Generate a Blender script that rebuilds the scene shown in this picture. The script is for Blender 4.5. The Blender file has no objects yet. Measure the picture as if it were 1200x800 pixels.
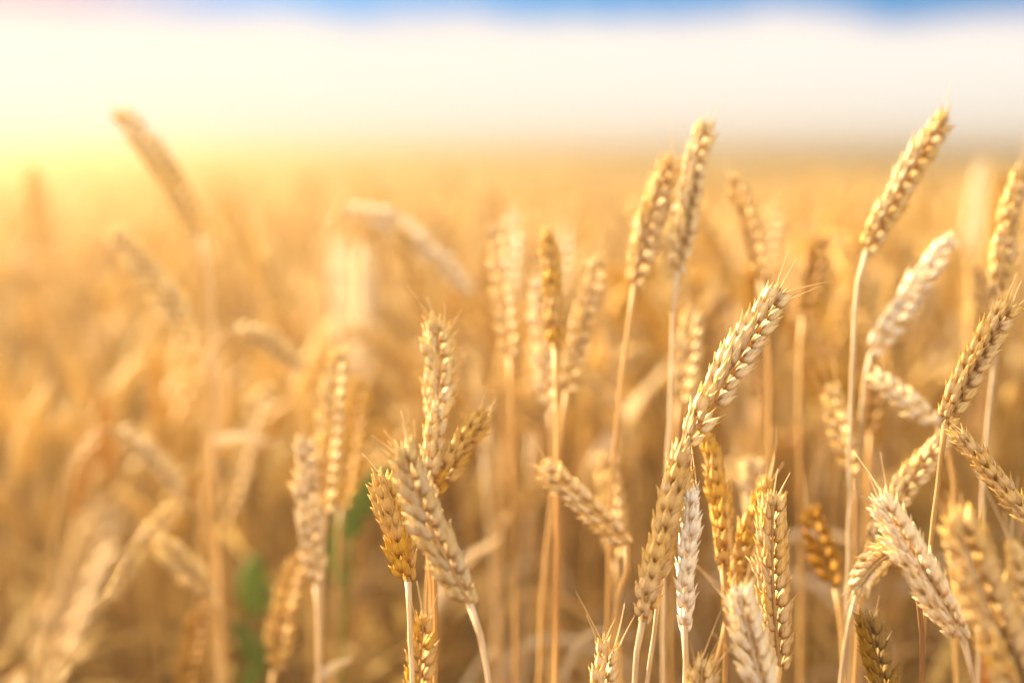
import bpy, math, random
import numpy as np
from mathutils import Vector, Matrix

R = math.radians
rng = np.random.default_rng(11)
random.seed(11)
S = bpy.context.scene
COL = S.collection

# ------------------------------------------------------------------ camera
FPX = 1667.0                      # focal length in pixels of the 1200 px wide photograph (50 mm lens)
PITCH = R(7.35)
CAM_Z = 1.0
cam_d = bpy.data.cameras.new('camera')
cam = bpy.data.objects.new('camera', cam_d)
COL.objects.link(cam)
cam.location = (0, 0, CAM_Z)
cam.rotation_euler = (R(90) - PITCH, 0, 0)
cam_d.lens = 50.0
cam_d.sensor_width = 36.0
cam_d.clip_start = 0.02
cam_d.clip_end = 12000
cam_d.dof.use_dof = True
cam_d.dof.focus_distance = 0.65
cam_d.dof.aperture_fstop = 2.3
cam_d.dof.aperture_blades = 0
S.camera = cam

# ------------------------------------------------------------------ sun, sky, exposure
SUN_AZ_LEFT = 53.0                # degrees to the left of the view axis (+Y)
SUN_EL = 25.0
az = R(SUN_AZ_LEFT)
sun_dir = Vector((-math.sin(az) * math.cos(R(SUN_EL)), math.cos(az) * math.cos(R(SUN_EL)), math.sin(R(SUN_EL))))
sun_d = bpy.data.lights.new('sun', 'SUN')
sun_d.energy = 5.0
sun_d.angle = R(4.0)
sun_d.color = (1.0, 0.86, 0.62)
sun = bpy.data.objects.new('sun', sun_d)
COL.objects.link(sun)
sun.rotation_euler = sun_dir.to_track_quat('Z', 'Y').to_euler()

S.view_settings.view_transform = 'Standard'
S.view_settings.look = 'None'
S.view_settings.gamma = 1.0
S.view_settings.use_curve_mapping = False
S.view_settings.exposure = 2.68
S.cycles.use_denoising = True
S.cycles.max_bounces = 10
S.cycles.diffuse_bounces = 6
S.cycles.transmission_bounces = 6
S.cycles.caustics_reflective = False
S.cycles.caustics_refractive = False


class NT:
    """tiny helper to write node trees"""
    def __init__(self, tree):
        self.t = tree
        tree.nodes.clear()

    def n(self, kind, **kw):
        nd = self.t.nodes.new(kind)
        ins = kw.pop('ins', {})
        for k, v in kw.items():
            setattr(nd, k, v)
        for k, v in ins.items():
            if isinstance(v, bpy.types.NodeSocket):
                self.t.links.new(v, nd.inputs[k])
            else:
                nd.inputs[k].default_value = v
        return nd

    def math(self, op, a, b=0.0, clamp=False):
        nd = self.n('ShaderNodeMath', operation=op, use_clamp=clamp)
        for i, v in enumerate((a, b)):
            if isinstance(v, bpy.types.NodeSocket):
                self.t.links.new(v, nd.inputs[i])
            else:
                nd.inputs[i].default_value = v
        return nd.outputs[0]

    def smooth(self, v, lo, hi):
        nd = self.n('ShaderNodeMapRange', interpolation_type='SMOOTHSTEP',
                    ins={'Value': v, 'From Min': lo, 'From Max': hi})
        return nd.outputs[0]

    def mix(self, f, a, b, blend='MIX'):
        nd = self.n('ShaderNodeMix', data_type='RGBA', blend_type=blend)
        for i, v in ((0, f), (6, a), (7, b)):
            if isinstance(v, bpy.types.NodeSocket):
                self.t.links.new(v, nd.inputs[i])
            else:
                nd.inputs[i].default_value = v if i == 0 else (*v[:3], 1)
        return nd.outputs[2]

    def link(self, a, b):
        self.t.links.new(a, b)


world = bpy.data.worlds.new('World')
S.world = world
world.use_nodes = True
w = NT(world.node_tree)
sky = w.n('ShaderNodeTexSky', sky_type='NISHITA', sun_disc=False)
sky.sun_elevation = R(SUN_EL)
sky.sun_rotation = math.atan2(sun_dir.x, sun_dir.y)
sky.altitude = 100
sky.dust_density = 1.0
sky.ozone_density = 2.0
tc = w.n('ShaderNodeTexCoord')
sep = w.n('ShaderNodeSeparateXYZ', ins={0: tc.outputs['Generated']})
dx, dy, dz = sep.outputs
# puffs along the top of the cloud bank
mp = w.n('ShaderNodeMapping', ins={'Vector': tc.outputs['Generated'], 'Scale': (1, 1, 2.2)})
n1 = w.n('ShaderNodeTexNoise', ins={'Vector': mp.outputs[0], 'Scale': 7.0, 'Detail': 5.0, 'Roughness': 0.5})
n2 = w.n('ShaderNodeTexNoise', ins={'Vector': mp.outputs[0], 'Scale': 3.0, 'Detail': 5.0, 'Roughness': 0.55})
edge = w.math('ADD', dz, w.math('MULTIPLY', w.math('SUBTRACT', n1.outputs[0], 0.5), -0.046))
edge = w.math('ADD', edge, w.math('MULTIPLY', dx, 0.010))     # bank stands higher on the left
bank = w.smooth(edge, 0.1015, 0.088)                            # 1 inside the low bank
hi = w.smooth(w.math('ADD', dz, w.math('MULTIPLY', w.math('SUBTRACT', n2.outputs[0], 0.5), 0.25)), 0.15, 0.30)
hi = w.math('MULTIPLY', hi, w.math('ADD', 0.45, w.math('MULTIPLY', w.smooth(n2.outputs[0], 0.35, 0.62), 0.5)))
# brightness and warmth towards the sun
sd = w.n('ShaderNodeVectorMath', operation='DOT_PRODUCT', ins={0: tc.outputs['Generated'], 1: tuple(sun_dir)})
near_sun = w.smooth(sd.outputs['Value'], 0.35, 0.98)
bank_c = w.mix(w.smooth(dz, 0.0, 0.05), (1.60, 1.44, 1.27), (1.66, 1.59, 1.47))
bank_c = w.mix(w.smooth(edge, 0.075, 0.105), bank_c, (1.48, 1.26, 1.38))    # pinkish upper rim
bank_c = w.mix(w.math('MULTIPLY', near_sun, 0.7), bank_c, (1.62, 1.50, 1.32))
hi_c = w.mix(near_sun, (2.3, 2.15, 2.05), (9.0, 7.4, 4.8))
hi_c = w.mix(w.smooth(dy, -0.1, -0.75), hi_c, (6.2, 6.0, 5.7))         # unseen bright clouds added behind the camera as frontal fill
blue = w.mix(1.0, sky.outputs[0], (0.045, 0.125, 0.225), 'MULTIPLY')
blue = w.mix(w.smooth(dx, -0.12, -0.33), blue, (1.30, 1.02, 1.12))           # thin rosy cloud on the left
c = w.mix(hi, blue, hi_c)
c = w.mix(bank, c, bank_c)
bg = w.n('ShaderNodeBackground', ins={'Color': c, 'Strength': 0.1})
wo = w.n('ShaderNodeOutputWorld')
w.link(bg.outputs[0], wo.inputs[0])

# ------------------------------------------------------------------ materials
def wheat_mat(name, base, belly, edge_c, trans=0.17, rough=0.68):
    """dry straw: base colour varies per scale and along each scale"""
    m = bpy.data.materials.new(name)
    m.use_nodes = True
    t = NT(m.node_tree)
    geo = t.n('ShaderNodeNewGeometry')
    at = t.n('ShaderNodeAttribute', attribute_name='along')
    oi = t.n('ShaderNodeObjectInfo')
    tco = t.n('ShaderNodeTexCoord')
    al = at.outputs['Fac']
    c1 = t.mix(t.smooth(al, 0.0, 0.40), edge_c, belly)  # brown husk base, deepened so shade between husks is in the colour
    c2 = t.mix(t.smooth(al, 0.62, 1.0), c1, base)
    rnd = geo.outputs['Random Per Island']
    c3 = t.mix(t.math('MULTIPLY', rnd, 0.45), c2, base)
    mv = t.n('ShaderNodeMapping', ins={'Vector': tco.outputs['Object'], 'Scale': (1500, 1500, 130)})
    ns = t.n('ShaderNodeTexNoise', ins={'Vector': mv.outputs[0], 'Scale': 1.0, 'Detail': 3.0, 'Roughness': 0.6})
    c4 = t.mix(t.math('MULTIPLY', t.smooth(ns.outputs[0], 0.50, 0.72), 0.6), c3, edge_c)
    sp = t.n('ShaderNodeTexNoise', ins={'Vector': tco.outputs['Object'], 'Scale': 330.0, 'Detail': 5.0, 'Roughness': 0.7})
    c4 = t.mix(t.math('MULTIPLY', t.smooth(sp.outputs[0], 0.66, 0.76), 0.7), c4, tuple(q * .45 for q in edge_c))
    hsv = t.n('ShaderNodeHueSaturation', ins={
        'Color': c4,
        'Hue': t.math('ADD', 0.492, t.math('MULTIPLY', rnd, 0.016)),
        'Saturation': t.math('ADD', 0.92, t.math('MULTIPLY', oi.outputs['Random'], 0.2)),
        'Value': t.math('ADD', 0.80, t.math('MULTIPLY', rnd, 0.34))})
    bmp = t.n('ShaderNodeBump', ins={'Height': ns.outputs[0], 'Strength': 0.5, 'Distance': 0.0004})
    p = t.n('ShaderNodeBsdfPrincipled', ins={'Base Color': hsv.outputs[0], 'Roughness': rough,
            'Specular IOR Level': 0.25, 'Normal': bmp.outputs[0]})
    tl = t.n('ShaderNodeBsdfTranslucent', ins={'Color': t.mix(0.5, hsv.outputs[0], edge_c)})
    mx = t.n('ShaderNodeMixShader', ins={0: trans, 1: p.outputs[0], 2: tl.outputs[0]})
    o = t.n('ShaderNodeOutputMaterial')
    t.link(mx.outputs[0], o.inputs[0])
    return m


def plain_mat(name, ca, cb, scale=(60, 60, 6), trans=0.2, rough=0.6, nscale=1.0):
    m = bpy.data.materials.new(name)
    m.use_nodes = True
    t = NT(m.node_tree)
    oi = t.n('ShaderNodeObjectInfo')
    tco = t.n('ShaderNodeTexCoord')
    mpn = t.n('ShaderNodeMapping', ins={'Vector': tco.outputs['Object'], 'Scale': scale})
    ns = t.n('ShaderNodeTexNoise', ins={'Vector': mpn.outputs[0], 'Scale': nscale, 'Detail': 5.0, 'Roughness': 0.6})
    col = t.mix(t.smooth(ns.outputs[0], 0.3, 0.7), ca, cb)
    hsv = t.n('ShaderNodeHueSaturation', ins={'Color': col,
              'Value': t.math('ADD', 0.85, t.math('MULTIPLY', oi.outputs['Random'], 0.3))})
    bmp = t.n('ShaderNodeBump', ins={'Height': ns.outputs[0], 'Strength': 0.3, 'Distance': 0.0005})
    p = t.n('ShaderNodeBsdfPrincipled', ins={'Base Color': hsv.outputs[0], 'Roughness': rough,
            'Specular IOR Level': 0.35, 'Normal': bmp.outputs[0]})
    out = p.outputs[0]
    if trans:
        tl = t.n('ShaderNodeBsdfTranslucent', ins={'Color': hsv.outputs[0]})
        out = t.n('ShaderNodeMixShader', ins={0: trans, 1: p.outputs[0], 2: tl.outputs[0]}).outputs[0]
    o = t.n('ShaderNodeOutputMaterial')
    t.link(out, o.inputs[0])
    return m


def field_mat():
    m = bpy.data.materials.new('field_straw')
    m.use_nodes = True
    t = NT(m.node_tree)
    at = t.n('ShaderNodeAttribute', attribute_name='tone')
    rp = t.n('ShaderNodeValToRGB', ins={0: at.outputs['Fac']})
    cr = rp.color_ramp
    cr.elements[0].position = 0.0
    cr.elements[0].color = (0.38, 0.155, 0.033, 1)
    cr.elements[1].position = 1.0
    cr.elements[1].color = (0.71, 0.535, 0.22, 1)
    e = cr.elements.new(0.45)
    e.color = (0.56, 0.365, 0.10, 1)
    p = t.n('ShaderNodeBsdfPrincipled', ins={'Base Color': rp.outputs[0], 'Roughness': 0.6, 'Specular IOR Level': 0.3})
    tl = t.n('ShaderNodeBsdfTranslucent', ins={'Color': rp.outputs[0]})
    mx = t.n('ShaderNodeMixShader', ins={0: 0.42, 1: p.outputs[0], 2: tl.outputs[0]})
    o = t.n('ShaderNodeOutputMaterial')
    t.link(mx.outputs[0], o.inputs[0])
    return m


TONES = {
    #            tip/base            belly                 creases (brown husk base plus painted shade)
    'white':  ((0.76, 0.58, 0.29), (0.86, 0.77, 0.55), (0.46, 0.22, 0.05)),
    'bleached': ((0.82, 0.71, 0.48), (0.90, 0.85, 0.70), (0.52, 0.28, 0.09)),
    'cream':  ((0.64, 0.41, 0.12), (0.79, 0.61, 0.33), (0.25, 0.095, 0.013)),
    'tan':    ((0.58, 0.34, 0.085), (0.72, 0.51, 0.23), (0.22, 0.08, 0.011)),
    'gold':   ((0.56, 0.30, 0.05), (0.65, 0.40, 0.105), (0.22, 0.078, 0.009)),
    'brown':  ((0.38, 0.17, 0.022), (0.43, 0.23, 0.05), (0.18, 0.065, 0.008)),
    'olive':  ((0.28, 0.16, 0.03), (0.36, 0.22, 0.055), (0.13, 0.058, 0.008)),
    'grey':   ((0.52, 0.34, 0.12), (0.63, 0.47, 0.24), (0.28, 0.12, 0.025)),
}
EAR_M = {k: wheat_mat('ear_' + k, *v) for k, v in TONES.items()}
STEM_M = {
    'pale':  plain_mat('stem_pale', (0.46, 0.31, 0.15), (0.66, 0.51, 0.31), scale=(500, 500, 25)),
    'straw': plain_mat('stem_straw', (0.46, 0.245, 0.07), (0.60, 0.38, 0.13)),
    'brown': plain_mat('stem_brown', (0.24, 0.11, 0.035), (0.36, 0.19, 0.07)),
}
LEAF_M = {
    'pale':   plain_mat('leaf_pale', (0.74, 0.63, 0.44), (0.80, 0.72, 0.55), trans=0.35),
    'straw':  plain_mat('leaf_straw', (0.56, 0.37, 0.14), (0.68, 0.49, 0.22), trans=0.25),
    'orange': plain_mat('leaf_orange', (0.50, 0.17, 0.03), (0.58, 0.26, 0.06), trans=0.35),
    'green':  plain_mat('leaf_green', (0.075, 0.15, 0.010), (0.13, 0.21, 0.015), trans=0.35),
}
AWN_M = plain_mat('awn', (0.62, 0.44, 0.19), (0.70, 0.52, 0.27), trans=0.3)
FIELD_M = field_mat()

# ------------------------------------------------------------------ numpy mesh helpers
class MB:
    def __init__(self):
        self.v, self.f, self.a, self.n = [], [], [], 0

    def add(self, v, f, a=None):
        v = np.asarray(v, float)
        self.v.append(v)
        self.f.extend([tuple(i + self.n for i in q) for q in f])
        self.a.append(np.zeros(len(v)) + 0.5 if a is None else np.asarray(a, float))
        self.n += len(v)

    def mesh(self, name, mat):
        me = bpy.data.meshes.new(name)
        me.from_pydata(np.concatenate(self.v).tolist(), [], self.f)
        at = me.attributes.new('along', 'FLOAT', 'POINT')
        at.data.foreach_set('value', np.concatenate(self.a).astype(np.float32))
        me.polygons.foreach_set('use_smooth', [True] * len(me.polygons))
        me.materials.append(mat)
        me.update()
        return me

    def build(self, name, mat, parent=None, origin=None):
        if origin is not None:
            self.v = [v - np.asarray(origin) for v in self.v]
        o = bpy.data.objects.new(name, self.mesh(name, mat))
        COL.objects.link(o)
        if parent is not None:
            o.parent = parent
        if origin is not None:
            o.location = origin
        return o


def curve(pts, n=40):
    """Catmull-Rom through pts, resampled evenly by length"""
    P = np.asarray(pts, float)
    if len(P) == 2:
        P = np.array([P[0], (P[0] + P[1]) / 2, P[1]])
    h = np.maximum(np.linalg.norm(np.diff(P, axis=0), axis=1), 1e-6)
    s = np.diff(P, axis=0) / h[:, None]
    m = np.zeros_like(P)
    m[1:-1] = (s[:-1] * h[1:, None] + s[1:] * h[:-1, None]) / (h[1:] + h[:-1])[:, None]
    m[0] = 1.5 * s[0] - 0.5 * m[1]
    m[-1] = 1.5 * s[-1] - 0.5 * m[-2]
    out = []
    for i in range(len(P) - 1):
        for k in np.linspace(0, 1, 16, endpoint=False):
            out.append((2 * k ** 3 - 3 * k ** 2 + 1) * P[i] + (k ** 3 - 2 * k ** 2 + k) * h[i] * m[i]
                       + (3 * k ** 2 - 2 * k ** 3) * P[i + 1] + (k ** 3 - k ** 2) * h[i] * m[i + 1])
    out.append(P[-1])
    out = np.array(out)
    d = np.concatenate([[0], np.cumsum(np.linalg.norm(np.diff(out, axis=0), axis=1))])
    s = np.linspace(0, d[-1], n)
    return np.stack([np.interp(s, d, out[:, k]) for k in range(3)], 1), d[-1]


def frames(C, roll=0.0, ref=(0, 1, 0)):
    """tangent + parallel transported normals; at roll 0 X lies across the line of sight"""
    T = np.gradient(C, axis=0)
    T /= np.linalg.norm(T, axis=1, keepdims=True)
    m = len(C) // 2
    X = np.cross(np.asarray(ref, float), T[m])
    if np.linalg.norm(X) < 1e-3:
        X = np.array([1.0, 0, 0])
    X /= np.linalg.norm(X)
    Y = np.cross(T[m], X)
    X = X * math.cos(roll) + Y * math.sin(roll)
    Xs = np.zeros_like(C)
    for rg in (range(m, len(C)), range(m, -1, -1)):
        x = X.copy()
        for i in rg:
            x = x - T[i] * np.dot(x, T[i])
            x /= np.linalg.norm(x)
            Xs[i] = x
    Ys = np.cross(T, Xs)
    return T, Xs, Ys


def tube(mb, C, r, seg=8, ref=(0, 1, 0), cap=True, along=0.5):
    T, X, Y = frames(C, 0, ref)
    r = np.broadcast_to(np.asarray(r, float), (len(C),))
    a = np.linspace(0, 2 * math.pi, seg, endpoint=False)
    V = C[:, None] + r[:, None, None] * (X[:, None] * np.cos(a)[None, :, None] + Y[:, None] * np.sin(a)[None, :, None])
    n = len(C)
    F = [(i * seg + j, i * seg + (j + 1) % seg, (i + 1) * seg + (j + 1) % seg, (i + 1) * seg + j)
         for i in range(n - 1) for j in range(seg)]
    if cap:
        F += [tuple(reversed(range(seg))), tuple((n - 1) * seg + j for j in range(seg))]
    mb.add(V.reshape(-1, 3), F, np.full(n * seg, along))


def rotx(a): return np.array([[1, 0, 0], [0, math.cos(a), -math.sin(a)], [0, math.sin(a), math.cos(a)]])
def roty(a): return np.array([[math.cos(a), 0, math.sin(a)], [0, 1, 0], [-math.sin(a), 0, math.cos(a)]])
def rotz(a): return np.array([[math.cos(a), -math.sin(a), 0], [math.sin(a), math.cos(a), 0], [0, 0, 1]])


def scale_shape(L, W, T, bow=0.0007, rings=9, seg=10, beak=0.0012, flick=0.0):
    """one husk: plump, keeled, flatter inside, drawn out into a short beak; z up, belly towards +x"""
    u = np.linspace(0, 1, rings + 1)[1:] ** 1.05
    prof = (u ** 0.62) * np.clip(1 - u, 0, 1) ** 0.95
    prof = prof / prof.max()
    prof = np.maximum(prof, 0.0)
    V, A = [(0, 0, 0)], [0.0]
    a = np.linspace(0, 2 * math.pi, seg, endpoint=False)
    for k in range(rings - 1):
        r, z = prof[k], u[k] * L
        ox = bow * 4 * u[k] * (1 - u[k]) + flick * u[k] ** 3
        ca, sa = np.cos(a), np.sin(a)
        x = np.where(ca > 0, ca * T * 0.62, ca * T * 0.38)
        x = x + np.maximum(ca, 0) ** 8 * T * 0.13
        for j in range(seg):
            V.append((ox + x[j] * r, sa[j] * W / 2 * r, z))
            A.append(u[k])
    V.append((flick * 1.5, 0, L + beak))
    A.append(1.0)
    F = []
    for j in range(seg):
        F.append((0, 1 + (j + 1) % seg, 1 + j))
    for k in range(rings - 2):
        b0, b1 = 1 + k * seg, 1 + (k + 1) * seg
        for j in range(seg):
            F.append((b0 + j, b0 + (j + 1) % seg, b1 + (j + 1) % seg, b1 + j))
    b = 1 + (rings - 2) * seg
    top = len(V) - 1
    for j in range(seg):
        F.append((b + j, b + (j + 1) % seg, top))
    return np.array(V), F, np.array(A)


def spikelet_shapes(rg, lod):
    """husks of one spikelet; x outward from the rachis, y the fan, z along the ear. mm in m."""
    rings, seg = ((10, 12), (6, 6))[lod]
    out = []
    j = lambda s: rg.normal(0, s)
    #        y0      tilt_y  tilt_out  z0      L       W       T      x0
    spec = [(-0.0021, 20, 11, 0.0000, 0.0094, 0.0040, 0.0032, 0.0009),
            (0.0021, -20, 11, 0.0000, 0.0094, 0.0040, 0.0032, 0.0009),
            (-0.0015, 13, 5, 0.0018, 0.0116, 0.0046, 0.0040, 0.0007),
            (0.0015, -13, 5, 0.0026, 0.0116, 0.0046, 0.0040, 0.0007),
            (0.0, 0, 13, 0.0042, 0.0104, 0.0043, 0.0038, 0.0014)]
    if lod:
        spec = spec[2:]
    for y0, ty, to, z0, L, W, T, x0 in spec:
        v, f, a = scale_shape(L * (1 + j(.05)), W * (1 + j(.05)), T * (1 + j(.06)), 0.0006, rings, seg, 0.0012 + abs(j(.0016)), 0.0005 + j(.0006))
        M = roty(R(to + j(2.5))) @ rotx(R(ty + j(3))) @ rotz(R(ty * 2.2))
        v = v @ M.T + np.array([x0, y0, z0])
        out.append((v, f, a))
    return out


def ear_slots(C, length, roll, rg, wide=1.0, spacing=0.0040, flare=1.0):
    """positions of the spikelets along a curve: list of (pos, 3x3, scale)"""
    T, X, Y = frames(C, roll)
    n = max(8, int(round(length / spacing)))
    out = []
    L = len(C) - 1
    for i in range(n):
        s = (i + 0.15) / n * 0.915
        k = s * L
        i0 = int(k)
        fr = k - i0
        p = C[i0] * (1 - fr) + C[min(i0 + 1, L)] * fr
        t, x, y = T[i0], X[i0], Y[i0]
        side = 1 if i % 2 == 0 else -1
        if rg.random() < 0.008 and 0.15 < s < 0.85:
            continue
        sz = wide * (0.66 + 0.36 * min(1, s / 0.16)) * (1 - 0.42 * max(0, (s - 0.60) / 0.40) ** 1.2) * (0.91 + rg.normal(0, 0.06))
        out_a = R((17 - 5 * s + rg.normal(0, 2.5)) * flare)
        xo = x * side
        yo = np.cross(t, xo)
        B = np.stack([xo, yo, t], 1) @ rotz(R(rg.normal(0, 6))) @ roty(out_a) @ rotx(R(rg.normal(0, 3)))
        out.append((p + xo * 0.0007, B, sz))
    t = T[-1]
    B = np.stack([X[-1], Y[-1], t], 1) @ rotz(R(90))
    kk = int(0.895 * L)
    out.append((C[kk], B, wide * 0.62))
    return out


SPK = {}
def spikelet_mesh(tone, k):
    if (tone, k) not in SPK:
        rg = np.random.default_rng(100 + k)
        mb = MB()
        for s in spikelet_shapes(rg, 0):
            mb.add(*s)
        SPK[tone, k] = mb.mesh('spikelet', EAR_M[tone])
    return SPK[tone, k]


LOW = [spikelet_shapes(np.random.default_rng(300 + k), 1) for k in range(4)]


def awn_curve(p, d, L, rg):
    bend = np.array([rg.normal(0, .12), rg.normal(0, .12), rg.normal(0, .08)])
    return curve([p, p + d * L * .5 + bend * L * .12, p + d * L + bend * L * .45], 7)[0]


def thing(name, label, cat, loc, group=None):
    o = bpy.data.objects.new(name, None)
    o.empty_display_size = 0.02
    COL.objects.link(o)
    o.location = loc
    o['label'] = label
    o['category'] = cat
    if group:
        o['group'] = group
    return o


def leaf_mesh(mb, C, width, fold=0.25, twist=0.0, ref=(0, 1, 0), roll=0.0):
    """a strap leaf with a folded midrib and a real thickness"""
    T, X, Y = frames(C, roll, ref)
    n = len(C)
    V, F = [], []
    for i in range(n):
        u = i / (n - 1)
        wdt = width * min(1, 0.55 + u * 2.5) * max(0.02, (1 - u ** 3)) / 2
        a = twist * u
        x = X[i] * math.cos(a) + Y[i] * math.sin(a)
        y = np.cross(T[i], x)
        th = 0.00016
        for sx in (-1, -.5, 0, .5, 1):
            V.append(C[i] + x * sx * wdt + y * (abs(sx) * fold * wdt + th))
        for sx in (1, .5, 0, -.5, -1):
            V.append(C[i] + x * sx * wdt + y * (abs(sx) * fold * wdt - th))
    for i in range(n - 1):
        for j in range(10):
            F.append((i * 10 + j, i * 10 + (j + 1) % 10, (i + 1) * 10 + (j + 1) % 10, (i + 1) * 10 + j))
    F.append(tuple(reversed(range(10))))
    F.append(tuple((n - 1) * 10 + j for j in range(10)))
    mb.add(V, F)


CM = np.array(cam.rotation_euler.to_matrix())
def at(x, y, D):
    """the point at axial distance D seen at pixel (x, y) of the photograph"""
    return np.array([0, 0, CAM_Z]) + CM @ np.array([(x - 600) / FPX * D, -(y - 400) / FPX * D, -D])


def stalk(label, ear_px, D, tone='tan', stem_px=(), roll=0, wide=1.0, sharp=False, awns=4, stem='straw', tilt=0.0,
          group=None, r=0.0012, foot=None, leaf=None, seed=0, awn_len=0.013, spacing=0.0040, flare=1.0):
    """one wheat stalk. ear_px: tip ... base in photo pixels; stem_px: further points down the stem"""
    rg = np.random.default_rng(int(abs(ear_px[0][0]) * 7 + abs(ear_px[0][1]) * 13 + seed))
    m = len(ear_px)
    P = [at(x, y, D + tilt * (m - 1 - i) / (m - 1)) for i, (x, y) in enumerate(ear_px)]
    Q = [at(x, y, D) for x, y in stem_px]
    base_ear = P[-1]
    low = Q[-1] if Q else P[-1]
    prev = (Q[-2] if len(Q) > 1 else (P[-1] if Q else P[-2]))
    d = low - prev
    d = d / (abs(d[2]) + 1e-6) if d[2] < -1e-4 else np.array([0, 0, -1.0])
    g = low + np.array([np.clip(d[0], -.25, .25), np.clip(d[1], -.1, .1), 0]) * low[2] * 0.45
    g[2] = 0.0
    if foot is not None:
        g[:2] = foot
    mid = (low + g) / 2 + np.array([np.clip(d[0], -.25, .25) * .04, 0, 0])
    root = thing('wheat_stalk', label, 'wheat', Vector(g), group)
    go = Vector(g)
    # stem
    C, L = curve([base_ear + (P[-2] - P[-1]) * 0.04, base_ear] + Q + [mid, g], 60)
    wob = np.cumsum(rg.normal(0, .00028, (60, 2)), axis=0)
    wob -= np.outer(np.linspace(0, 1, 60), wob[-1])
    C[:, :2] += wob * np.minimum(1, np.arange(60) / 6)[:, None]
    rad = np.interp(np.linspace(0, 1, 60), [0, 0.02, 0.08, 0.3, 1], [1.35, 1.05, 0.9, 1.0, 1.35]) * r
    mb = MB()
    tube(mb, C - g, rad, 9 if sharp else 6)
    mb.build('stem', STEM_M[stem], root)
    # ear
    E, EL = curve(P[::-1], 60)
    sl = ear_slots(E, EL, R(roll), rg, wide, spacing, flare)
    if sharp:
        mb = MB()
        tube(mb, E[:56] - base_ear, np.linspace(.0011, .0006, 56), 6, along=0.2)
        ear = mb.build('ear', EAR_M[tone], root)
        ear.location = Vector(base_ear - g)
        for p, B, sz in sl:
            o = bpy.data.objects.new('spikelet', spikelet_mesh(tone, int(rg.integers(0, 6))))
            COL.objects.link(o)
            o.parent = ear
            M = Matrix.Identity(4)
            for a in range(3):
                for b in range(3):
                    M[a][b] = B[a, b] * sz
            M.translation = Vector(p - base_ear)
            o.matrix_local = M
    else:
        mb = MB()
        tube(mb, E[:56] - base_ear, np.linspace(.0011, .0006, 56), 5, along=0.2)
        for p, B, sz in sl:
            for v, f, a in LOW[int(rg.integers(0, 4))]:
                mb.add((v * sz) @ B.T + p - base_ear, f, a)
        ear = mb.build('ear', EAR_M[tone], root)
        ear.location = Vector(base_ear - g)
    # awns leave the tips of the topmost husks
    cand = sl[-7:]
    for k in range(awns):
        p, B, sz = cand[-1 - (k % len(cand))] if k < 5 else sl[int(rg.integers(3, len(sl)))]
        start = p + B[:, 2] * 0.0118 * sz + B[:, 0] * 0.001 * sz + B[:, 1] * rg.normal(0, .0008)
        dd = B[:, 2] + B[:, 1] * rg.normal(0, .22) + B[:, 0] * (0.05 + abs(rg.normal(0, .18)))
        dd /= np.linalg.norm(dd)
        A = awn_curve(start - dd * 0.002, dd, awn_len * rg.uniform(.7, 1.7), rg)
        mb = MB()
        tube(mb, A - base_ear, np.linspace(.00040, .00011, 7), 5)
        mb.build('awn', AWN_M, ear)
    if leaf:
        for pts, width, lm in leaf:
            mb = MB()
            LC = curve([at(x, y, dd) for x, y, dd in pts], 24)[0]
            leaf_mesh(mb, LC - g, width, roll=rg.uniform(-.5, .5), twist=rg.normal(0, .5))
            mb.build('leaf', LEAF_M[lm], root)
    return root

# ------------------------------------------------------------------ ground, far field, hills
def sheet(name, xs, ys, zf, mat, label=None, kind='structure'):
    X, Y = np.meshgrid(xs, ys)
    V = np.stack([X, Y, zf(X, Y)], 2).reshape(-1, 3)
    nx, ny = len(xs), len(ys)
    F = [(j * nx + i, j * nx + i + 1, (j + 1) * nx + i + 1, (j + 1) * nx + i) for j in range(ny - 1) for i in range(nx - 1)]
    me = bpy.data.meshes.new(name)
    me.from_pydata(V.tolist(), [], F)
    me.materials.append(mat)
    me.polygons.foreach_set('use_smooth', [True] * len(F))
    o = bpy.data.objects.new(name, me)
    COL.objects.link(o)
    o['kind'] = kind
    if label:
        o['label'] = label
    return o


soil = plain_mat('soil', (0.16, 0.065, 0.025), (0.27, 0.125, 0.05), scale=(7, 7, 7), trans=0)
xs = np.concatenate([-np.geomspace(4000, 0.5, 40), [0], np.geomspace(0.5, 4000, 40)])
ys = np.concatenate([-np.geomspace(4000, 0.5, 30), [0], np.geomspace(0.5, 4000, 40)])
sheet('ground', xs, ys, lambda X, Y: 0.006 * np.sin(X * 9 + 1) * np.cos(Y * 7), soil)

canopy = plain_mat('canopy_straw', (0.50, 0.32, 0.08), (0.62, 0.43, 0.15), scale=(0.9, 0.22, 1), trans=0, nscale=2.0)
xs = np.concatenate([-np.geomspace(4000, 0.4, 80), np.linspace(-.35, .35, 6), np.geomspace(0.4, 4000, 80)])
ys = np.geomspace(9.0, 3900, 150)
sheet('field', xs, ys, lambda X, Y: 0.76 + 0.03 * np.sin(X * 1.7 + np.sin(Y * .9)) * np.cos(Y * 1.3 + X * .3) - np.where(Y < 9.2, .7, 0), canopy,
      'far wheat canopy running level to the horizon')

# ------------------------------------------------------------------ the stalks one can tell apart
st = stalk
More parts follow.
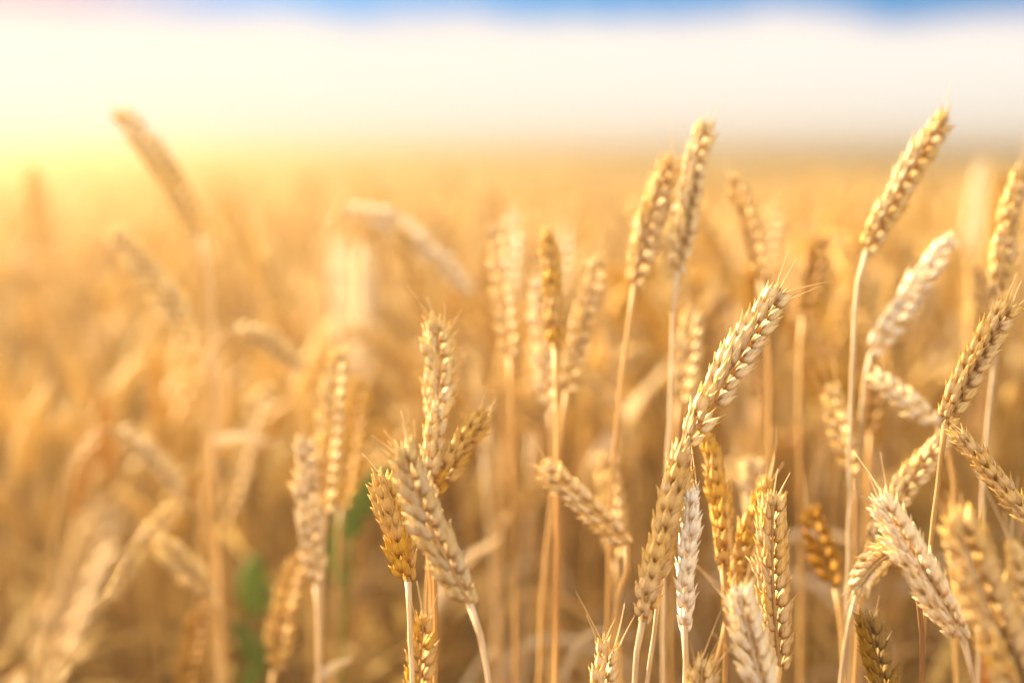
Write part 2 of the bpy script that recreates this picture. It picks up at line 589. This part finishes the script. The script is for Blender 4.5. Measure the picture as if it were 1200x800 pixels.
# the sharp group on the right of the middle
st('sharp pale wheat stalk leaning right, its large ear the highest of the sharp middle group', [(919, 333), (866, 418), (804, 520)], .65, 'cream',
   [(790, 570), (775, 660), (766, 735), (757, 800)], 25, 1.12, True, 4, 'pale', awn_len=.015)
st('sharp tan wheat stalk, ear tucked under the base of the big pale leaning ear', [(801, 516), (781, 610), (752, 733)], .635, 'tan',
   [(747, 760), (744, 800)], 70, 1.1, True, 3, 'pale')
st('golden wheat stalk whose upright ear stands behind and right of the white ear', [(824, 500), (842, 570), (848, 672)], .69, 'gold',
   [(851, 715), (850, 800)], 80, 1.02, True, 2)
st('golden brown wheat stalk with ear slanting down left between two upright ears', [(903, 560), (884, 610), (853, 722)], .70, 'gold',
   [(845, 755), (833, 800)], 60, .98, True, 5, awn_len=.018)
st('upright tan wheat stalk with full straight ear right of the slanting golden brown ear', [(907, 572), (905, 660), (914, 786)], .645, 'tan',
   [(911, 800)], 10, 1.0, True, 3, awn_len=.012)
st('bleached almost white wheat stalk with narrow upright ear', [(813, 562), (805, 640), (802, 742)], .64, 'bleached',
   [(804, 770), (803, 800)], 85, .90, True, 2, 'pale', flare=.9)
st('whitish wheat stalk at the bottom edge whose ear tip carries long spread awns', [(865, 690), (878, 745), (898, 830)], .60, 'white',
   [(900, 860)], 15, 1.0, True, 6, 'pale', awn_len=.022)
st('short pale wheat stalk, bristly tip peeping over bottom edge left of the white ear', [(712, 752), (707, 800), (706, 870)], .66, 'cream',
   [], 40, .9, True, 5, awn_len=.017)
st('lowest pale wheat stalk, only an awned tip showing at bottom edge under the white ear', [(823, 775), (820, 820), (816, 890)], .62, 'cream',
   [], 0, .9, True, 5, awn_len=.016)
# left sharp group
st('tallest wheat stalk of the sharp left group, upright pale gold ear with awned tip', [(511, 374), (515, 430), (508, 505)], .70, 'cream',
   [(504, 560), (503, 640), (500, 720), (497, 800)], 15, 1.0, True, 5, awn_len=.017)
st('pale wheat stalk with ear hidden among the crossing ears left of the middle', [(513, 476), (508, 520), (505, 585)], .685, 'cream',
   [(509, 640), (512, 720), (512, 800)], 65, .9, True, 6, awn_len=.013)
st('golden brown wheat stalk with short ear leaning right out of the sharp left group', [(568, 486), (540, 522), (509, 578)], .69, 'gold',
   [(503, 610), (507, 700), (508, 800)], 55, .95, True, 4, awn_len=.012)
st('greyish tan wheat stalk fronting the left group, ear leaning left over a bent neck', [(468, 518), (497, 600), (553, 712)], .605, 'grey',
   [(561, 735), (570, 775), (574, 800)], 35, 1.02, True, 5, 'pale', awn_len=.014)
st('stout golden brown wheat stalk with short thick ear on a straight whitish stem', [(447, 558), (462, 610), (479, 684)], .66, 'gold',
   [(480, 720), (483, 800)], 75, 1.12, True, 1, 'pale', spacing=.0038)
st('gold wheat stalk rising from bottom edge beside the straight whitish stem', [(496, 724), (493, 770), (488, 850)], .675, 'gold',
   [], 30, .88, True, 3)
# right sharp group
st('tan wheat stalk near the right edge with ear pointing up right above the crossing ears', [(1189, 350), (1148, 415), (1106, 500)], .665, 'tan',
   [(1103, 540), (1093, 620), (1086, 720), (1083, 800)], 25, .95, True, 3)
st('cream wheat stalk with ear slanting down left from the crossing point of two tan ears', [(1112, 505), (1070, 560), (1018, 636)], .71, 'cream',
   [(1010, 690), (1003, 800)], 20, .9, True, 1, awn_len=.006)
st('tan wheat stalk with ear running off the right edge, tip pointing up left', [(1118, 503), (1160, 552), (1222, 632)], .655, 'tan',
   [(1240, 680), (1250, 800)], 80, .95, True, 3, awn_len=.01)
st('sharp whitish wheat stalk leaning left across the drooping ear, two long awns at its tip', [(1028, 580), (1066, 646), (1131, 752)], .62, 'white',
   [(1136, 775), (1142, 800)], 30, 1.02, True, 4, 'pale', awn_len=.017)
st('wheat stalk with dark stem and pale ear drooping over in a hook to the left', [(1003, 694), (1020, 668), (1047, 650), (1071, 676)], .645, 'cream',
   [(1078, 715), (1082, 800)]  , 30, .82, True, 2, 'brown', awn_len=.012, tilt=-.035, spacing=.0034, flare=.75)
st('dark olive brown wheat stalk under the hooked ear at the bottom edge', [(1014, 716), (1026, 765), (1046, 850)], .67, 'olive',
   [], 20, .95, True, 4, awn_len=.008)
st('bare pale wheat stalk with thin bleached stem left of the dark olive ear', [(1013, 655), (1008, 672), (1003, 698)], .70, 'cream',
   [(992, 745), (984, 800)], 30, .5, False, 0, 'pale')
# slightly soft ones
st('big blurred wheat stalk in front at the right edge, its ear the largest there', [(1122, 598), (1152, 690), (1214, 850)], .56, 'tan',
   [(1240, 910)], 20, 1.3, True, 3, awn_len=.012)
st('blurred near wheat stalk cut off by the bottom right corner', [(1164, 735), (1185, 800), (1218, 900)], .57, 'tan', [], 65, 1.2, True, 3)
st('soft wheat stalk behind the near corner ears, tall awned tip by the right edge', [(1187, 640), (1200, 690), (1222, 760)], .58, 'cream', [], 65, .9, True, 5, awn_len=.022)
st('slightly blurred pale wheat stalk with ear slanting down right left of the sharp tan ear', [(634, 545), (685, 590), (737, 642)], .72, 'cream',
   [(726, 690), (716, 760), (712, 800)], 40, .9, True, 2, awn_len=.012)
st('tall pale wheat stalk with ear reaching above horizon right of middle, upright', [(828, 136), (808, 230), (793, 322)], .75, 'cream',
   [(790, 360), (787, 450), (783, 540), (778, 800)], 30, 1.0, True, 2, 'pale')
st('tall tan wheat stalk with ear beside the upright one that tops the horizon, leaning right', [(789, 180), (765, 252), (743, 340)], .76, 'tan',
   [(738, 380), (727, 470), (722, 560), (716, 800)], 20, 1.0, True, 1, 'straw')
st('tan wheat stalk with highest ear on the right, leaning right above the horizon', [(1115, 130), (1064, 205), (1014, 298)], .74, 'tan',
   [(1007, 325), (1001, 400), (996, 520), (992, 800)], 25, .95, True, 1, 'pale')
st('pale tan upright wheat stalk cut by the right edge above the leaning tan ear', [(1200, 190), (1181, 265), (1166, 356)], .76, 'tan',
   [(1168, 400), (1160, 480), (1150, 600), (1146, 800)], 40, 1.0, True, 1, 'pale')
st('blurred whitish wheat stalk leaning right below the highest right ear', [(1120, 273), (1068, 345), (1019, 418)], .78, 'white',
   [(1014, 450), (1008, 540), (1006, 800)], 40, 1.05, False, 3, 'pale')
st('blurred dark golden wheat stalk with ear below the whitish leaning one', [(1028, 415), (1024, 460), (1020, 510)], .84, 'brown', [(1016, 580)], 40, 1.0)
st('blurred pale wheat stalk pointing up left behind the crossing tan ears', [(1026, 442), (1062, 468), (1102, 503)], .76, 'white', [(1112, 530), (1116, 640)], 40, .9)
st('blurred gold wheat stalk with narrow ear left of the crossing tan ears', [(973, 455), (985, 505), (1000, 562)], .78, 'cream', [(1002, 620), (1000, 720)], 20, .9)
st('blurred dark brown wheat stalk with small ear right of the tan upright ear', [(950, 600), (964, 645), (980, 692)], .76, 'brown', [(986, 730), (990, 800)], 10, .95, False, 1)
st('blurred pale wheat stalk peeping behind the slanting golden brown ear', [(880, 540), (886, 575), (890, 640)], .80, 'cream', [(892, 700)], 0, 1.0)
st('blurred dark golden wheat stalk pointing up left above the big leaning ear', [(857, 202), (880, 268), (893, 332)], .82, 'gold', [(900, 400), (905, 520)], 30, .85, False, 1)
st('blurred pale wheat stalk with tufted tip right of the dark golden one', [(909, 240), (902, 275), (894, 330)], .98, 'cream', [(893, 400)], 30, 1.0, False, 3)
st('blurred brown wheat stalk with upright ear right of the big leaning ear tip', [(960, 278), (953, 322), (941, 376)], .86, 'brown', [(937, 450), (936, 600)], 30, 1.0, False, 1)
st('blurred brown wheat stalk leaning right behind the highest right ear', [(1008, 325), (990, 365), (972, 410)], 1.04, 'gold', [(965, 470)], 30, 1.12)
st('blurred pale wheat stalk with ear between the whitish leaning ear and the highest right ear', [(1012, 258), (1004, 300), (990, 352)], 1.05, 'gold', [(985, 420)], 30, 1.12)
st('ghostly pale wheat stalk far behind near the upper right, upright', [(1152, 192), (1145, 240), (1139, 300)], 1.3, 'white', [(1138, 340), (1136, 420)]  , 30, 1.05)
st('blurred pale gold wheat stalk between the thin stems and the big leaning ear', [(813, 362), (806, 420), (796, 476)], .80, 'cream', [(792, 540), (790, 640)]  , 30, 1.08, False, 2)
# centre blurred cluster
st('blurred pale wheat stalk, leftmost of the upright ears in the middle distance', [(580, 256), (589, 330), (598, 422)], .84, 'cream', [(600, 500), (600, 640)]  , 30, 0.9, False, 4)
st('blurred pale wheat stalk right behind the leftmost upright ear of the middle', [(604, 246), (600, 300), (596, 350)], 1.02, 'white', [(594, 420)]  , 30, 0.9, False, 3)
st('soft dark golden wheat stalk upright among pale ears in the middle', [(643, 272), (648, 335), (651, 412)], .75, 'gold', [(653, 470), (655, 600), (652, 800)], 75, .98, True, 3)
st('blurred white wheat stalk hugging the left side of the dark golden upright ear', [(630, 318), (636, 390), (645, 486)], .82, 'white', [(648, 560), (646, 800)]  , 30, 0.9, False, 1)
st('blurred pale wheat stalk with tip peeping right of the dark golden upright ear', [(664, 262), (661, 300), (657, 345)], .98, 'cream', [(656, 420)]  , 30, 0.9, False, 3)
st('blurred pale wheat stalk leaning right, rightmost of the middle distance cluster', [(706, 296), (685, 370), (664, 462)], .80, 'cream', [(656, 520), (640, 640), (634, 800)]  , 30, 0.92, False, 3)
st('blurred tan wheat stalk upright behind the pale ear that slants down right', [(713, 532), (717, 590), (722, 660)], .82, 'cream', [(724, 740)]  , 30, 1.05, False, 1)
st('blurred brown wheat stalk lying low under the slanting pale ear of the middle', [(640, 568), (620, 585), (596, 602)], 1.0, 'gold', [(585, 650), (580, 760)], 30, 1.12)
# left side
st('tall blurred cream wheat stalk, ear the upper one of the upright pair on the left', [(399, 402), (389, 490), (379, 606)], .82, 'cream', [(376, 660), (372, 800)], 30, 1.05, False, 2, 'pale')
st('blurred cream wheat stalk with ear lower left in the upright pale pair', [(358, 506), (362, 590), (371, 690)], .80, 'cream', [(373, 730), (373, 800)], 60, 1.05, False, 3, 'pale', awn_len=.02)
st('blurred gold wheat stalk with ear pressed right behind the upright pale pair', [(424, 440), (414, 510), (400, 600)], .90, 'gold', [(396, 680), (392, 800)], 30, 1.1, False, 1)
st('blurred ragged wheat stalk lowest beside the upright pale pair', [(352, 648), (336, 705), (320, 790)], .86, 'gold', [(318, 830)]  , 30, 1.08, False, 2)
st('tall blurred golden wheat stalk with ear above the horizon on the left', [(132, 124), (192, 196), (238, 282)], .98, 'tan', [(245, 320), (252, 420), (254, 600)], 30, 1.12, False, 1, 'pale', r=.0009)
st('blurred pale wheat stalk leaning left below the tall golden left ear', [(128, 264), (188, 340), (231, 404)], 0.93, 'cream', [(243, 450), (250, 560)]  , 30, 1.08)
st('blurred cream wheat stalk bent over in an arch in the left middle distance', [(352, 430), (318, 402), (268, 388)], 0.98, 'cream', [(248, 410), (240, 520)]  , 30, 1.08)
st('blurred pale wheat stalk with arched ear on the left above the crossing pale ears', [(214, 582), (180, 535), (132, 500)], 0.98, 'cream', [(90, 530), (60, 640)]  , 30, 1.08, False, 1)
st('blurred pale wheat stalk with ear hanging down left from the crossing of the left', [(125, 705), (165, 645), (218, 585)], 0.94, 'cream', [(236, 600), (246, 720)], 30, 1.0, False, 2)
st('blurred pale wheat stalk with small ear drooping right under the left crossing', [(186, 632), (212, 658), (250, 698)], 0.91, 'cream', [(258, 740), (263, 800)], 30, 1.0, False, 2)
st('blurred dark brown wheat stalk low at the bottom left', [(236, 716), (226, 765), (214, 830)], .96, 'brown', [], 30, 1.12)
st('blurred upright gold wheat stalk left of the upright cream pair', [(312, 448), (290, 520), (270, 600)], 1.05, 'cream', [(264, 680)], 30, 1.12)
st('blurred orange brown wheat stalk on the far left leaning left', [(55, 340), (90, 410), (130, 480)], 1.2, 'gold', [(145, 560)], 30, 1.1)
st('blurred yellow wheat stalk upright in the far left glow', [(38, 190), (45, 250), (52, 320)], 1.35, 'gold', [(56, 420)], 30, 1.1)
st('blurred pale wheat stalk arching over right beyond the upright cream pair', [(556, 352), (510, 300), (455, 258), (400, 244)], 1.0, 'white', [(380, 300), (372, 450)], 30, 1.1, spacing=.005)
st('large blurred tan wheat stalk leaning right at the bottom left corner', [(128, 598), (92, 690), (50, 800)], .425, 'tan', [(44, 850)], 30, .95)
st('bleached blurred wheat stalk, left one of the white twin ears behind the upright cream pair', [(398, 276), (401, 350), (404, 440)], 1.22, 'white', [(406, 520), (407, 700)], 30, 1.3)
st('bleached blurred wheat stalk, right one of the white twin ears behind the upright cream pair', [(428, 282), (429, 360), (428, 450)], 1.18, 'white', [(427, 520), (425, 700)], 60, 1.3)
# ------------------------------------------------------------------ single leaves and weeds between the stalks
def loose_leaf(label, pts, width, lm, group=None):
    """a bent stalk end carrying one strap leaf"""
    P = [at(*p) for p in pts]
    g = np.array([P[0][0], P[0][1], 0.0])
    root = thing('leaf_stalk', label, 'wheat leaf', Vector(g), group)
    C = curve([P[0], (P[0] + g) / 2, g], 20)[0]
    mb = MB()
    tube(mb, C - g, .0013, 6)
    mb.build('stem', STEM_M['straw'], root)
    mb = MB()
    leaf_mesh(mb, curve(P, 26)[0] - g, width, twist=.5, roll=.4)
    mb.build('leaf', LEAF_M[lm], root)
    return root

loose_leaf('blurred pale strap leaf slanting up right in the middle', [(690, 560, 1.1), (735, 490, 1.1), (790, 420, 1.1)], .016, 'pale')
loose_leaf('blurred pale leaf slanting low behind the sharp left group', [(505, 720, .95), (540, 665, .95), (590, 628, .95)], .013, 'pale')
loose_leaf('small blurred pale leaf lying level left of the upright cream pair', [(250, 520, .98), (285, 514, .98), (325, 522, .98)], .010, 'pale')
loose_leaf('pale blurred leaf at the bottom edge beside the upright cream pair', [(372, 800, .85), (388, 786, .85), (412, 772, .85)], .010, 'pale')
loose_leaf('blurred level pale leaf behind the small dark brown ear on the right', [(920, 632, 1.0), (960, 628, 1.0), (1016, 640, 1.0)], .012, 'pale')
loose_leaf('orange withered leaf at the bottom edge right of the sharp left group', [(603, 812, 1.15), (606, 780, 1.15), (616, 756, 1.15)], .012, 'orange')
loose_leaf('orange withered leaf at the bottom behind the big near ear on the right', [(1158, 815, .85), (1160, 770, .85), (1178, 738, .85)], .014, 'orange')
loose_leaf('broad blurred straw leaf rising in the left foreground of the field', [(240, 560, 1.05), (262, 470, 1.05), (240, 350, 1.05)], .016, 'straw')
loose_leaf('long blurred straw leaf slanting up left of the bottom middle', [(660, 800, .9), (690, 745, .9), (752, 748, .9)], .006, 'pale')


def weed(label, leaves, root_px):
    P0 = at(*root_px)
    g = np.array([P0[0], P0[1], 0.0])
    root = thing('weed', label, 'weed', Vector(g))
    top = at(*leaves[0][0][0])
    C = curve([g, (g + P0) / 2 + np.array([.01, 0, 0]), P0, top], 24)[0]
    mb = MB()
    tube(mb, C - g, np.linspace(.0022, .0010, 24), 7)
    mb.build('stem', LEAF_M['green'], root)
    for pts, wd in leaves:
        mb = MB()
        leaf_mesh(mb, curve([at(*p) for p in pts], 18)[0] - g, wd, fold=.35)
        mb.build('leaf', LEAF_M['green'], root)

weed('green broad leaved weed between the bottom left stalks',
     [([(300, 720, 1.08), (296, 680, 1.08), (302, 645, 1.08)], .026), ([(298, 780, 1.08), (286, 748, 1.08), (276, 722, 1.08)], .018),
      ([(296, 800, 1.08), (306, 765, 1.10), (318, 735, 1.10)], .014), ([(298, 840, 1.08), (290, 810, 1.08), (276, 780, 1.08)], .012),
      ([(298, 700, 1.08), (310, 690, 1.08), (322, 684, 1.08)], .010)], (298, 860, 1.08))
weed('green weed peeping behind the stout golden brown ear',
     [([(412, 610, 0.97), (428, 580, 0.97), (458, 545, 0.97)], .020), ([(405, 630, 0.97), (412, 600, 0.97), (424, 562, 0.97)], .020),
      ([(400, 690, 0.97), (392, 640, 0.97), (396, 606, 0.97)], .010)], (400, 760, 0.97))

# ------------------------------------------------------------------ blurred stalks behind the sharp ears: individuals, copied from a few
PROTO = []
def proto(k):
    rg = np.random.default_rng(700 + k)
    h = 0.80
    lean = rg.uniform(.02, .10)
    bend = rg.uniform(.1, .7) if k % 6 else rg.uniform(.9, 1.4)
    EL = rg.uniform(.072, .095)
    pts = [np.array([0, 0, 0.]), np.array([lean * .15, 0, h * .4]), np.array([lean * .6, 0, h * .8]), np.array([lean, 0, h])]
    a = math.atan2(lean * .4, h * .2)
    e = [pts[-1]]
    for i in range(1, 5):
        a2 = a + bend * i / 4
        e.append(e[-1] + np.array([math.sin(a2), 0, math.cos(a2)]) * EL / 4)
    tone = ['tan', 'gold', 'tan', 'cream', 'gold', 'tan', 'gold', 'brown', 'cream', 'gold'][k % 10]
    root = thing('wheat_stalk', FL, 'wheat', (0, 0, 0), FG)
    mb = MB()
    C = curve(pts, 24)[0]
    tube(mb, C, np.interp(np.linspace(0, 1, 24), [0, .7, 1], [.0018, .0013, .0012]), 6)
    mb.build('stem', STEM_M['straw' if k % 3 else 'pale'], root)
    E, L = curve(e, 40)
    mb = MB()
    tube(mb, E[:37], .001, 5, along=.2)
    for p, B, sz in ear_slots(E, L, rg.uniform(0, 6), rg, rg.uniform(.92, 1.12)):
        for v, f, a_ in LOW[int(rg.integers(0, 4))]:
            mb.add((v * sz) @ B.T + p, f, a_)
    mb.build('ear', EAR_M[tone], root)
    for q in range(1 + k % 2):
        z0 = h * rg.uniform(.45, .75)
        ang = rg.uniform(0, 6.28)
        dv = np.array([math.cos(ang), math.sin(ang), 0])
        p0 = np.array([np.interp(z0, [0, h * .4, h * .8, h], [0, lean * .15, lean * .6, lean]), 0, z0])
        ln = rg.uniform(.08, .14)
        dr = rg.uniform(-.10, .05)
        LC = curve([p0, p0 + dv * ln * .35 + np.array([0, 0, .05]), p0 + dv * ln * .8 + np.array([0, 0, .03 + dr * .4]), p0 + dv * ln + np.array([0, 0, dr])], 14)[0]
        mb = MB()
        leaf_mesh(mb, LC, rg.uniform(.004, .008), twist=rg.normal(0, 1), ref=(dv[1], -dv[0], .01))
        mb.build('leaf', LEAF_M['straw' if rg.random() < .7 else 'pale'], root)
    return root

FL = 'wheat stalk wholly out of focus in the golden thicket behind every ear that stands out'
FG = 'out of focus wheat stalks of the thicket'
for k in range(12):
    PROTO.append(proto(k))

def copy_thing(src):
    r = src.copy()
    COL.objects.link(r)
    for ch in list(src.children):
        c2 = ch.copy()
        COL.objects.link(c2)
        c2.parent = r
    return r

heroes = [o for o in COL.objects if o.name.startswith('wheat_stalk') and o not in PROTO]
N_FILL = 300 - len(heroes)
spots = []
tries = 0
half = 600 / FPX + 0.03
while len(spots) < N_FILL and tries < 20000:
    tries += 1
    D = math.sqrt(rng.uniform(.98 ** 2, 1.75 ** 2))
    x = rng.uniform(-half, half) * D
    u = x / D / half
    if u < -.15 and D < (1.28 if u > -.35 else 1.55) and rng.random() < (.85 if u > -.35 else 1):
        continue
    if all((x - a) ** 2 + (D - b) ** 2 > .030 ** 2 for a, b, _ in spots):
        spots.append((x, D, u))
first = set()
for i, (x, y, u) in enumerate(spots):
    k = i % 12
    o = PROTO[k] if k not in first else copy_thing(PROTO[k])
    first.add(k)
    top = rng.normal(0.875, .030) + 0.03 * u + (0.02 if rng.random() < .15 else 0)
    top = min(top, .975)
    s = top / .865
    o.location = (x, y, 0)
    o.rotation_euler = (rng.normal(0, .05), rng.normal(0, .05), rng.uniform(0, 6.28))
    o.scale = (1.0 + (s - 1) * .3, 1.0 + (s - 1) * .3, s)

# ------------------------------------------------------------------ the rest of the field, past counting
def template(rg, lod):
    """whole stalk as few faces: verts, quads; top of the ear near z = 1 unit of 0.865 m"""
    h = 0.80
    lean = rg.uniform(.02, .12)
    bend = rg.uniform(.1, .9) if rg.random() < .8 else rg.uniform(.9, 1.7)
    EL = rg.uniform(.075, .098)
    nE, sE, nS = ((13, 6, 5), (8, 5, 3), (5, 4, 2))[lod]
    a = rg.uniform(.1, .35)
    V, F, W = [], [], []
    zlow = (0.0, .30, .62)[lod]
    Cs = np.stack([np.interp(np.linspace(zlow, h, nS), [0, h * .4, h * .8, h], [0, lean * .15, lean * .6, lean]), np.zeros(nS), np.linspace(zlow, h, nS)], 1)
    def ring(c, t, rr, seg, ph=0):
        t = t / np.linalg.norm(t)
        X = np.cross([0, 1, 0], t)
        X /= np.linalg.norm(X)
        for j in range(seg):
            q = 2 * math.pi * (j + ph) / seg
            V.append(c + rr * (X * math.cos(q) + np.array([0, 1, 0]) * math.sin(q)))
    def tubef(n, seg, off):
        for i in range(n - 1):
            for j in range(seg):
                F.append((off + i * seg + j, off + i * seg + (j + 1) % seg, off + (i + 1) * seg + (j + 1) % seg, off + (i + 1) * seg + j))
    rs = (.0015, .0019, .0028)[lod]
    for c in Cs:
        ring(c, np.array([.02, 0, 1.]), rs, 3)
    tubef(nS, 3, 0)
    off = len(V)
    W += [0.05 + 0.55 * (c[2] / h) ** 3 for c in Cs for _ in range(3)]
    p = Cs[-1].copy()
    for i in range(nE):
        u = i / (nE - 1)
        a2 = a + bend * u
        t = np.array([math.sin(a2), 0, math.cos(a2)])
        r0 = .0078 * (max(0, math.sin(math.pi * min(1, u * .92 + .06))) ** .5) * (1.18 if i % 2 else .82)
        if i == nE - 1:
            r0 = .001
        ring(p, t, r0, sE, .5 * (i % 2))
        p = p + t * EL / (nE - 1)
    tubef(nE, sE, off)
    W += [1.0] * (nE * sE)
    if lod < 2:
        for q in range(2 - lod):
            z0 = h * rg.uniform(.45, .85)
            ang = rg.uniform(0, 6.28)
            d = np.array([math.cos(ang), math.sin(ang), 0])
            sd = np.array([-d[1], d[0], 0]) * .0045
            ln, off = rg.uniform(.10, .2), len(V)
            dr = rg.uniform(-.12, .06)
            for k, (f1, zz) in enumerate(((0, 0), (.45, .05), (.8, .03 + dr * .4), (1, dr))):
                c = np.array([lean * .5, 0, z0]) + d * ln * f1 + np.array([0, 0, zz])
                wv = (1, 1.2, .8, .1)[k]
                V.extend([c + sd * wv, c - sd * wv])
                W += [0.75, 0.75]
            for k in range(3):
                F.append((off + 2 * k, off + 2 * k + 1, off + 2 * k + 3, off + 2 * k + 2))
    return np.array(V), np.array(F, int), np.array(W)


def mass(name, label, P, lod, ntemp=10):
    Vs, Fs, Ts, n = [], [], [], 0
    temps = [template(np.random.default_rng(40 + lod * 20 + k), lod) for k in range(ntemp)]
    which = rng.integers(0, ntemp, len(P))
    for k, (tv, tf, tw) in enumerate(temps):
        Q = P[which == k]
        if not len(Q):
            continue
        a = rng.uniform(0, 2 * math.pi, len(Q))
        s = Q[:, 2] / .865
        c, sn = np.cos(a)[:, None], np.sin(a)[:, None]
        x = tv[None, :, 0] * c - tv[None, :, 1] * sn + Q[:, 0:1]
        y = tv[None, :, 0] * sn + tv[None, :, 1] * c + Q[:, 1:2]
        z = tv[None, :, 2] * s[:, None]
        V = np.stack([x, y, z], 2).reshape(-1, 3)
        F = (tf[None] + (np.arange(len(Q)) * len(tv))[:, None, None]).reshape(-1, 4) + n
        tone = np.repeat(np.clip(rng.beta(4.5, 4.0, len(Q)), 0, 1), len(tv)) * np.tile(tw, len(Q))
        Vs.append(V); Fs.append(F); Ts.append(tone); n += len(V)
    V, F, Tn = np.concatenate(Vs), np.concatenate(Fs), np.concatenate(Ts)
    me = bpy.data.meshes.new(name)
    me.vertices.add(len(V)); me.loops.add(F.size); me.polygons.add(len(F))
    me.vertices.foreach_set('co', V.astype(np.float32).ravel())
    me.loops.foreach_set('vertex_index', F.astype(np.int32).ravel())
    me.polygons.foreach_set('loop_start', np.arange(0, F.size, 4, dtype=np.int32))
    me.polygons.foreach_set('use_smooth', np.ones(len(F), bool))
    at_ = me.attributes.new('tone', 'FLOAT', 'POINT')
    at_.data.foreach_set('value', Tn.astype(np.float32))
    me.update(calc_edges=True)
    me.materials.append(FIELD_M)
    o = bpy.data.objects.new(name, me)
    COL.objects.link(o)
    o['kind'] = 'stuff'
    o['label'] = label
    o['category'] = 'wheat field'
    return o


def scatter(n, r0, r1, half_deg, tall=.845, sd=.045):
    r = np.sqrt(rng.uniform(r0 ** 2, r1 ** 2, n))
    a = rng.uniform(-R(half_deg), R(half_deg), n)
    return np.stack([r * np.sin(a), r * np.cos(a), np.clip(rng.normal(tall, sd, n), .70, .97)], 1)

P = scatter(11000, .75, 4.2, 78)
inside = (np.abs(P[:, 0]) < P[:, 1] * half + .17) & (P[:, 1] < 1.75)
side = (np.hypot(P[:, 0], P[:, 1]) < 1.6) & (rng.random(len(P)) < .35)
P = P[~inside & ~side]
low = np.stack([rng.uniform(-half, half, 620), np.sqrt(rng.uniform(1.15 ** 2, 1.75 ** 2, 620)), np.clip(rng.normal(.775, .035, 620), .66, .84)], 1)
low[:, 0] *= low[:, 1]
P = np.concatenate([P, low])                  # shorter stalks in among the individual ones
near_ = P
P2 = scatter(15000, 4.2, 12, 50)
P3 = scatter(36000, 12, 75, 42, .86, .05)
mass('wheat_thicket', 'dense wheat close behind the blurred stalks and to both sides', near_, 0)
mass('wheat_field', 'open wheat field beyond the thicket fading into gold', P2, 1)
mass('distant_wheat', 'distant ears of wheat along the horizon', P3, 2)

# ------------------------------------------------------------------ golden haze box, added for the glow on the left
hm = bpy.data.materials.new('haze')
hm.use_nodes = True
ht = NT(hm.node_tree)
vol = ht.n('ShaderNodeVolumePrincipled', ins={'Color': (0.64, 0.46, 0.23, 1), 'Density': 0.13, 'Anisotropy': 0.85})
ho = ht.n('ShaderNodeOutputMaterial')
ht.link(vol.outputs[0], ho.inputs['Volume'])
hb = MB()
x0, x1, y0, y1, z0, z1 = -4100, 4100, -4100, 4100, -1.0, 1.08
hb.add([(x, y, z) for z in (z0, z1) for y in (y0, y1) for x in (x0, x1)],
       [(0, 2, 3, 1), (4, 5, 7, 6), (0, 1, 5, 4), (2, 6, 7, 3), (0, 4, 6, 2), (1, 3, 7, 5)])
haze = hb.build('haze', hm)
haze.data.polygons.foreach_set('use_smooth', [False] * 6)
haze['kind'] = 'stuff'
haze['label'] = 'golden haze volume added for the glow over the field'
